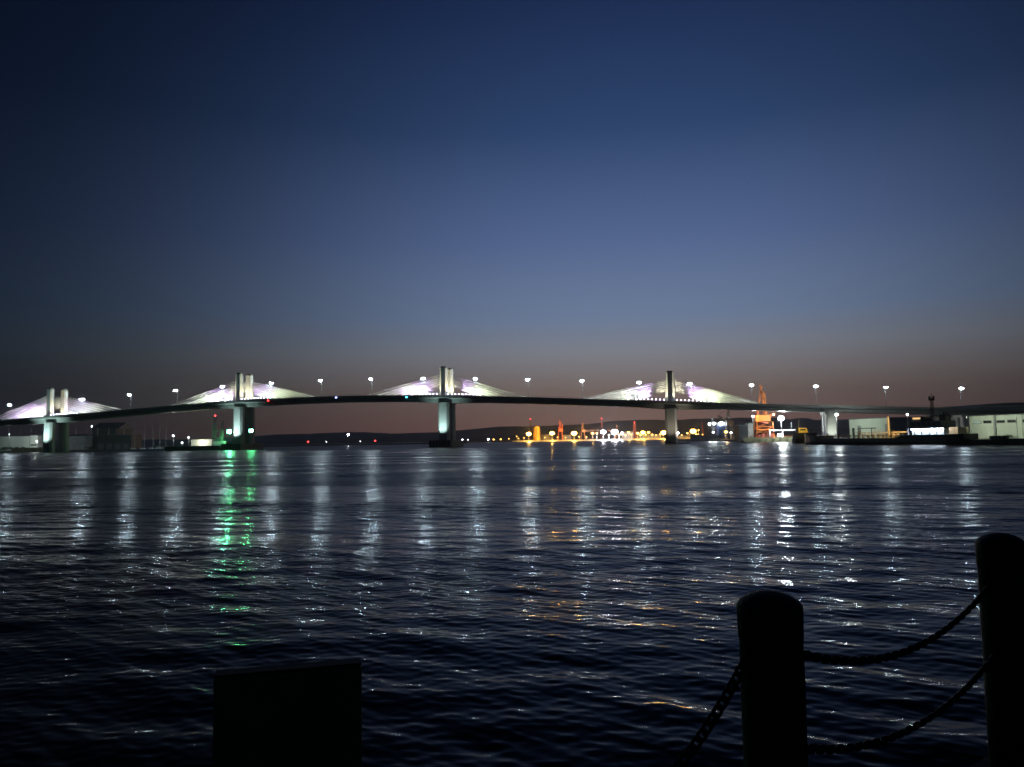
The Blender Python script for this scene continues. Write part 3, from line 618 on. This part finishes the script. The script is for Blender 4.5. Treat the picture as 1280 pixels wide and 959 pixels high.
m = MB().bx(-9, 9, -.3, .3, p.z-3.1, p.z-2.5)
for x in (-8.6, -.6, 8.4): m.bx(x-.3, x+.3, -.3, .3, 0, p.z-3.11)
m.build('beam', STAY, t); MB().tube((-1.2, 0, p.z-2.5), (-1.2, 0, p.z+5), .12).tube((5, 0, p.z-2.5), (5, 0, p.z+2), .15).build('post', STEEL, t)
t, wd, H = block('equipment_hut', 'black windowless block left of the orange crane', 'hut', 923.5, 935, 532, CY-4, 1.6, 8, HULL)
MB().bx(-2, 2, -.15, -.02, 0, 3).build('door', DARKM, t)
t, wd, H = block('pump_house', 'white lit narrow hut between the black block and the orange crane', 'hut', 935.6, 942, 529, CY+10, 1.6, 6, WHITEW)
MB().bx(-.7, .7, -.15, -.02, 0, 2.4).build('door', GREYW, t)
flood_mast(941, 520.5, CY-2, 'white lamp mast left of the orange crane', E_SMALL, 1.6, 1.1, 1.6, power=3000)
flood_mast(1045.3, 518.5, 425, 'white lamp mast just right of the lit approach pier', E_WHITE, 1.2, .9, 1.8, power=7000, pcol=(.9, 1, .95))
MBt = thing('yellow_boat', 'dark boat with a yellow lit wheelhouse right of the white portal frame', 'boat', tuple(w0(1004, 554.2)), R(8))
MB().loft([[(x, -bb, 2.4), (x, -bb*.7, -.3), (x, bb*.7, -.3), (x, bb, 2.4)] for x, bb in ((-5, 1.9), (0, 2.2), (4, 1.8), (6, .1))]).build('hull', HULL, MBt)
MB().bx(-4.5, 3.2, -1.8, 1.8, 2.41, 5.2).build('deckhouse', HULL, MBt)
cb = MB().loft([[(x, y_, z) for x, z in ((-3, 5.21), (2.2, 5.21), (1.3, 7.6), (-3, 7.6))] for y_ in (-1.5, 1.5)]).build('wheelhouse', YELL, MBt)
MB().bx(-2.2, .8, -1.56, -1.51, 6.4, 7.2).build('window', GLASS, cb); MB().tube((-2, 0, 7.6), (-2, 0, 12), .1).build('mast', STEEL, MBt)
point(MBt, (-1, -5, 8.5), 700, (1, .85, .4), .3)

# ------------------------------------------------------------------ right bank
q0, q1 = w0(1000, 555.8), w0(1290, 556.4)
qd = (q1-q0).normalized(); qn = Vector((-qd.y, qd.x, 0)); qn = qn if qn.y > 0 else -qn
e0 = q0-qd*4+qn*13; e1 = q1+qd*260+qn*13
land('right_quay', [(e0.x, e0.y), (e1.x, e1.y), (e1.x+qn.x*400, e1.y+qn.y*400), (e0.x+qn.x*330, e0.y+qn.y*330), (e0.x+qn.x*160, e0.y+qn.y*160)], 1.9, mat('quay_concrete_dark', (.12, .12, .115), .9, scale=.1))
ang = math.atan2(qd.y, qd.x)
LQ = (w0(1215, 556.4)-w0(1005, 555.9)).length
sc_ = (w0(1215, 556.4)+w0(1005, 555.9))/2 + qn*5
ship = thing('tanker_ship', 'moored tanker with orange lit deck pipes and bright white lights under its dark stern house', 'ship', (sc_.x, sc_.y, 0), ang)
def spx(px):                                   # ship x for a photo column
    v = ray(px, 545); v2 = Vector((v.x, v.y)); o = Vector((sc_.x, sc_.y)); dd = Vector((qd.x, qd.y))
    # v2*t = o + dd*s
    det = v2.x*(-dd.y)-v2.y*(-dd.x); t_ = (o.x*(-dd.y)-o.y*(-dd.x))/det; s_ = (v2.x*o.y-v2.y*o.x)/det
    return s_, t_
def sx_(px): return spx(px)[0]
def sz_(px, py): 
    v = ray(px, py); t_ = spx(px)[1]; return EYE+v.z*t_
print('ship', LQ, [round(sx_(p_), 1) for p_ in (1005, 1060, 1111, 1150, 1215)], [round(sz_(*q_), 1) for q_ in ((1040, 545), (1111, 521), (1150, 525), (1150, 544), (1167, 493))])
bowx, sternx = sx_(1006), sx_(1214)
secs = []
for x, bb, zz_ in ((bowx, .15, 4.6), (bowx+3, 2.0, 4.2), (bowx+8, 4.0, 3.8), (bowx+12, 4.8, 3.6), (bowx+12.6, 4.9, 2.7), (sx_(1070), 5, 2.5), (sx_(1132), 5, 2.4), (sx_(1140), 5, 3.5), (sternx-6, 4.8, 3.6), (sternx-1, 4.0, 3.7), (sternx, 3.2, 3.7)):
    secs.append([(x, -bb, zz_), (x, -bb*.98, 1.0), (x, -bb*.75, -.9), (x, bb*.75, -.9), (x, bb*.98, 1.0), (x, bb, zz_)])
MB().loft(secs).build('hull', HULL, ship)
m = MB()
for x in np.arange(bowx+13, sx_(1134), 1.8): m.tube((x, -4.8, 2.5), (x, -4.8, 3.6), .05, n=4)
m.tube((bowx+13, -4.8, 3.6), (sx_(1134), -4.8, 3.5), .05, n=4); m.build('railing', YELL, ship)
CRM = mat('cream_paint', (.6, .5, .34), .5, scale=.5)
m = MB()
for y_ in (-2.6, -1.8, -1, .2, 1.2): m.tube((sx_(1066), y_, 3.5), (sx_(1136), y_, 3.5), .2, n=6)
for px in np.arange(1076, 1138, 6.2):
    x = sx_(px); m.tube((x, -3, 2.5), (x, -3, 4.8+random.random()), .16, n=6); m.tube((x, -3, 4.6), (x, 2, 4.6), .14, n=6); m.tube((x+.7, -2, 2.5), (x+.7, -2, 4.1), .28, n=6)
m.build('deck_piping', CRM, ship)
m = MB()
for x0_ in (sx_(1080), sx_(1096)): 
    m.tube((x0_, -2.4, 2.5), (x0_, -2.4, 6.2), .13, n=5)
m.bx(sx_(1079), sx_(1101), -2.6, -2.2, 6.2, 6.5); m.build('hose_gantry', DARKM, ship)
MB().tube((sx_(1111), 0, 2.5), (sx_(1111), 0, sz_(1111, 520.5)), .5, .3, 8).build('foremast', CRM, ship)
spot(ship, (sx_(1143), -1, 9.5), (sx_(1105), -1, 3), 9000, (1, .66, .26), 75); spot(ship, (sx_(1070), -2, 8), (sx_(1112), -1, 4), 5200, (1, .66, .26), 60)
sh0, sh1 = sx_(1148), sx_(1189)
MB().bx(sh0, sh1, -2.8, 3.4, 3.5, 5.75).build('lower_house', WHITEW, ship)
MB().bx(sh0-1, sh1+1.5, -4.4, 4.4, 5.76, 6.05).build('overhang_deck', BLUEH, ship)
up = MB().bx(sh0, sh1-1, -3.4, 3.4, 6.06, sz_(1150, 527)).build('upper_house', BLUEH, ship)
for k in range(5):
    MB().bx(sh0+1+k*2.2, sh0+2.2+k*2.2, -3.46, -3.41, 6.9, 7.6).build('window', GLASS, up)
wh = MB().bx(sh0+.3, sh0+4.2, -2.8, 2.8, sz_(1150, 527)+.01, sz_(1150, 521)).build('wheelhouse', CRM, ship)
MB().bx(sh0+.7, sh0+3.9, -2.9, -2.81, sz_(1150, 527)+.8, sz_(1150, 521)-.4).build('window', emis('wheelhouse_glow', (1, .6, .25), 1.2), wh)
m = MB()
for x in np.linspace(sh0-.6, sh1+1.1, 6): m.tube((x, -4.2, 3.5), (x, -4.2, 5.76), .14, n=6)
m.build('pillar', BLUEH, ship)
for k, x in enumerate(np.linspace(sh0+.8, sh1-.8, 7)): MB().box((x, -3.3, 5.45), (.9, .35, .35)).build('deck_lamp', emis('cool_deck_lamp', (.72, .82, 1.0), 90), ship)
m = MB().lattice((sx_(1167), 0, sz_(1167, 527)), (sx_(1167), 0, sz_(1167, 497)), 1.1, .5, 8, .08)
zc = sz_(1167, 497); m.tube((sx_(1167), 0, zc), (sx_(1167), 0, zc+1.4), .1); m.box((sx_(1167), 0, zc-.6), (2.4, .3, .9)); m.box((sx_(1167)-.9, 0, zc+.2), (.5, .4, .7)); m.box((sx_(1167)+.9, 0, zc+.2), (.5, .4, .7)); m.box((sx_(1169), 0, sz_(1167, 520)), (3, .4, .4)); m.build('radar_mast', DARKM, ship)
MB().bx(sx_(1179), sx_(1186), -1.4, 1.4, sz_(1150, 527)+.01, sz_(1182, 518)).tube((sx_(1181), 0, sz_(1182, 518)), (sx_(1181), 0, sz_(1182, 515)), .35).tube((sx_(1184), .6, sz_(1182, 518)), (sx_(1184), .6, sz_(1182, 516)), .3).bx(sx_(1177.5), sx_(1187.5), -1.7, 1.7, sz_(1182, 521), sz_(1182, 520)).build('funnel', DARKM, ship)
MB().bx(sx_(1193), sx_(1204), -2.2, 2.4, 3.6, sz_(1200, 534)).build('aft_house', CRM, ship)
MB().tube((sx_(1144), -3, 3.5), (sx_(1144), -3, sz_(1144, 518.5)), .14, .1).build('lamp_post', STAY, ship); MB().box((sx_(1144), -3.1, sz_(1144, 518)), (.5, .4, .6)).build('post_lamp', E_SMALL, ship)
spot(ship, (sx_(1200), -5, 8), (sx_(1199), -1, 4.5), 700, (1, .9, .75), 80)
m = MB()
for px in (1020, 1034, 1048): m.tube((sx_(px), 0, 2.6), (sx_(px), 0, 4.6), .35, n=8)
m.bx(bowx+3, bowx+6, -1.6, 1.6, 4.1, 5.0); m.build('mooring_winch', HULL, ship)
# white shed behind the tanker
def qpos(px, off): s_, t_ = spx(px); o = sc_+qd*s_+qn*off; return o
def wall_block(name, label, cat, px0, px1, ytop, off, zb, depth, wall):
    # a building square to the quay, its front face off metres behind the ship
    o = Vector((sc_.x, sc_.y, 0))+qn*off
    def hit(px):
        v = ray(px, 545); k = o.dot(qn)/v.dot(qn); return v*k
    a_, b_ = hit(px0), hit(px1); a_.z = b_.z = 0; c_ = (a_+b_)/2; wd_ = (b_-a_).length
    v = ray((px0+px1)/2, ytop); zt_ = EYE+v.z*(c_.dot(qn)/v.dot(qn))
    t_ = thing(name, label, cat, (c_.x, c_.y, zb), ang); H_ = zt_-zb
    MB().bx(-wd_/2, wd_/2, 0, depth, 0, H_).build('wall', wall, t_); MB().bx(-wd_/2-.2, wd_/2+.2, -.2, depth+.2, H_+.01, H_+.3).build('roof', ROOFM, t_)
    return t_, wd_, H_
t, wd, H = wall_block('quay_shed', 'pale white box shed on the quay behind the tanker deck', 'shed', 1062, 1113, 523.5, 30, 1.9, 16, WHITEW)
MB().bx(-wd/2+2, -wd/2+3.4, -.12, -.02, 0, 5).build('door', DARKM, t); MB().bx(-wd/2+5.4, -wd/2+7.4, -.15, -.02, 1, 6).build('shutter', GREYW, t); MB().bx(wd/2-2.6, wd/2-.8, -.15, -.02, 0, 6.5).build('door', GREYW, t)
m = MB(); m.tube((-wd/2+.3, -.15, 0), (-wd/2+.3, -.15, H), .08); m.tube((wd/2-.3, -.15, 0), (wd/2-.3, -.15, H), .08); m.build('downpipe', GREYW, t)
spot(t, (-3, -17, 9), (0, 0, 4.2), 7000, (.85, 1, .82), 110)
t, wd, H = wall_block('quay_warehouse', 'pale two bay warehouse with small high windows at the right end of the quay', 'warehouse', 1214, 1330, 518.4, 12, 1.9, 20, WHITEW)
bw = wd*34/116
for k, x in enumerate((-wd/2+.4, -wd/2+bw, -wd/2+2*bw, wd/2-.5)): MB().bx(x-.35, x+.35, -.5, -.02, 0, H-.02).build('pilaster', WHITEW if k != 1 else GREYW, t)
MB().bx(-wd/2+.8, wd/2-.9, -.34, -.03, H*.50, H*.56).build('ledge', WHITEW, t)
for px in (1224, 1238, 1255.5, 1269.5, 1288, 1302):
    x = -wd/2+wd*(px-1214)/116
    f = MB().bx(x-1.6, x+1.6, -.14, -.02, H*.66, H*.80).build('window', GREYW, t); MB().bx(x-1.45, x+1.45, -.17, -.145, H*.68, H*.78).build('pane', GLASS if px != 1224 else emis('dim_pane', (.7, 1, .8), .35), f)
spot(t, (-wd/2+9, -11.6, 7.5), (-wd/2+9, 0, 4), 4200, (.88, 1, .75), 125); spot(t, (-wd/2+27, -11.6, 7.5), (-wd/2+27, 0, 4), 3800, (.88, 1, .75), 125)
MB().tube((-wd/2+9, -11.6, 0), (-wd/2+9, -11.6, 7.6), .08).tube((-wd/2+27, -11.6, 0), (-wd/2+27, -11.6, 7.6), .08).build('yard_lamp', STEEL, t)
for k, (px, w_, h_) in enumerate(((1222, 2.6, 1.4), (1231, 3, 1.6), (1259, 3.4, 1.8), (1272, 2.4, 1.3))):
    o = qpos(px, 10.2); bush('shrub', ['low shrub against the left bay of the two bay warehouse', 'wider shrub before the left bay near the grey pilaster', 'widest shrub before the right warehouse bay', 'smallest shrub before the right warehouse bay'][k], 'shrub', (o.x, o.y, 1.9), w_, h_, 160, group='shrubs before the warehouse')
# great dark hall behind the bridge on the right
p0, p1 = at(1218, 540, 530), at(1420, 540, 530)
t = thing('great_hall', 'huge dark hall with long curved roof rising behind the bridge end', 'hall', ((p0.x+p1.x)/2, 530, 1.5)); hw = (p1.x-p0.x)/2; zt_ = pz(1260, 503.5, 530)-1.5
MB().bx(-hw, hw, 0, 60, 0, zt_-4).build('wall', GREYW, t)
rf = MB().loft([[(-hw-1, y_, zt_-4+.01), (-hw+9, y_, zt_-.6), (-hw+24, y_, zt_), (hw-20, y_, zt_+.3), (hw, y_, zt_-4+.01)] for y_ in (-1, 61)]).build('roof', ROOFM, t)
MB().bx(-hw+6, hw-6, -1.14, -1.02, zt_-2.8, zt_-2.2).build('skylight_strip', GREYW, rf)
# dark work boats moored under the warehouse end and before the pier
for lb, px, Ls, hh in (('low dark launch moored at the quay below the two bay warehouse', 1240, 16, 1.7), ('low dark launch at the frame edge below the warehouse', 1290, 16, 2.0)):
    o = qpos(px, -1); t = thing('work_launch', lb, 'boat', (o.x, o.y, 0), ang)
    MB().loft([[(x, -bb, hh+.3*(x < -Ls*.4)), (x, -bb*.8, -.4), (x, bb*.8, -.4), (x, bb, hh)] for x, bb in ((-Ls/2, .2), (-Ls*.35, 1.8), (0, 2.2), (Ls*.4, 2.1), (Ls/2, 1.6))]).build('hull', HULL, t)
    MB().bx(1, Ls*.35, -1.4, 1.4, hh+.01, hh+1.2).build('cabin', DARKM, t)

# ------------------------------------------------------------------ foreground promenade
P1 = at(961, 738, 2.5); P2 = at(1250, 666, 3.55); P0 = at(362, 837, 1.62); GZ = 2.70
rd = (P2-P1); rd.z = 0; rd.normalize(); rn = Vector((-rd.y, rd.x, 0))
def pe(s, o): v = Vector((P1.x, P1.y, 0))+rd*s+rn*o; return (v.x, v.y)
e_ = [pe(-60, .13), pe(60, .13), pe(60, -30), pe(-60, -30)]
land('promenade', e_, GZ, mat('paving', (.06, .06, .058), .9, scale=3, bump=.3))
POSTM = mat('weathered_post', (.014, .013, .012), .7, scale=8, var=.4, bump=.35)
CHM = mat('rusty_chain', (.012, .011, .01), .75, .2, scale=30, var=.4)
def post(P, r, lb):
    t = thing('chain_post', lb, 'post', (P.x, P.y, GZ), R(20), 'chain posts along the water'); H = P.z-GZ
    pr = [(r*.97, 0), (r*.98, H*.25), (r*.965, H*.5), (r*.985, H*.7), (r*.97, H-.155), (r*1.0, H-.15), (r*1.015, H-.06), (r*1.01, H-.045), (r*.9, H-.03), (r*.6, H-.012), (r*.25, H-.002), (r*.02, H)]
    o = MB().lathe(pr, 40, jit=.006).build('shaft', POSTM, t, smooth=True)
    for a_ in (0, math.pi):
        k = a_+math.atan2(rd.y, rd.x)-R(20)
        for z_ in (H-.21, H-.5):
            m = MB()
            c0 = Vector((math.cos(k), math.sin(k), 0))
            pts = [c0*(r*.9)+Vector((0, 0, z_)), c0*(r+.025)+Vector((0, 0, z_+.012)), c0*(r+.03)+Vector((0, 0, z_-.012)), c0*(r*.9)+Vector((0, 0, z_-.02))]
            for i_ in range(3): m.tube(pts[i_], pts[i_+1], .008, n=6)
            m.build('eye_bolt', CHM, t)
    return t
post(P1, .1, 'nearer dark round chain post with domed cap, standing lower in view'); post(P2, .1, 'farther dark round chain post with domed cap at the frame edge')
def chain(a, b, sag, lb):
    a, b = Vector(a), Vector(b); n = 80
    cur = [a.lerp(b, i/n)-Vector((0, 0, sag*4*(i/n)*(1-i/n))) for i in range(n+1)]
    ln = [0]
    for i in range(n): ln.append(ln[-1]+(cur[i+1]-cur[i]).length)
    pitch = .029; k = int(ln[-1]/pitch); m = MB()
    def pos(s):
        j = min(n-1, max(0, int(np.searchsorted(ln, s))-1)); f_ = (s-ln[j])/(ln[j+1]-ln[j]); return cur[j].lerp(cur[j+1], f_), (cur[j+1]-cur[j]).normalized()
    for i in range(k):
        c, t_ = pos((i+.5)*ln[-1]/k); side = t_.cross(Vector((0, 0, 1))).normalized(); up_ = side.cross(t_)
        w_ = (side if i % 2 else up_); w_ = (w_ + (up_ if i % 2 else side)*.25).normalized(); nn = t_.cross(w_)
        ring = []; M_ = 12
        for q in range(M_):
            th = 2*math.pi*q/M_; ring.append((c+t_*(math.copysign(.0105, math.cos(th))*(abs(math.cos(th)) > .3)+.0095*math.cos(th))+w_*(.0125*math.sin(th)), t_*math.cos(th)+w_*math.sin(th)))
        secs_ = [[rc+(ro*math.cos(2*math.pi*g_/6)+nn*math.sin(2*math.pi*g_/6))*.0058 for g_ in range(6)] for rc, ro in ring]; secs_.append(secs_[0])
        m.loft(secs_, caps=False)
    tag(m.build('chain', CHM, smooth=True), lb, 'chain', 'chains between the posts')
def an(P, s, z): return Vector((P.x, P.y, 0))+rd*(s*.125)+Vector((0, 0, z))
chain(an(P1, 1, P1.z-.215), an(P2, -1, P2.z-.215), .14, 'upper dark chain hanging between the two round posts')
chain(an(P1, 1, P1.z-.52), an(P2, -1, P2.z-.52), .125, 'lower dark chain hanging between the two round posts')
BX = thing('board_post', 'dark olive upright slab board at the near water edge', 'post', (P0.x, P0.y, GZ), R(15)); H = P0.z-GZ
OLV = mat('olive_paint', (.13, .14, .045), .7, scale=6, var=.3, bump=.3)
MB().bx(-.145, .145, -.02, .02, 0, H).build('panel', OLV, BX, bevel=.004); MB().bx(-.1445, .1445, -.0195, .0195, H+.001, H+.006).build('capping', mat('lid_dark', (.02, .02, .015), .8, scale=8), BX)
MB().bx(-.14, -.10, .022, .07, 0, H-.03).bx(.10, .14, .022, .07, 0, H-.03).build('brace', mat('lid_dark', (.03, .032, .02), .6), BX)
chain(an(P1, -1, P1.z-.19), Vector((P0.x, P0.y, 0))+rd*.16+Vector((0, 0, P0.z-.3)), .31, 'dark chain dropping from the nearer round post toward the square post')
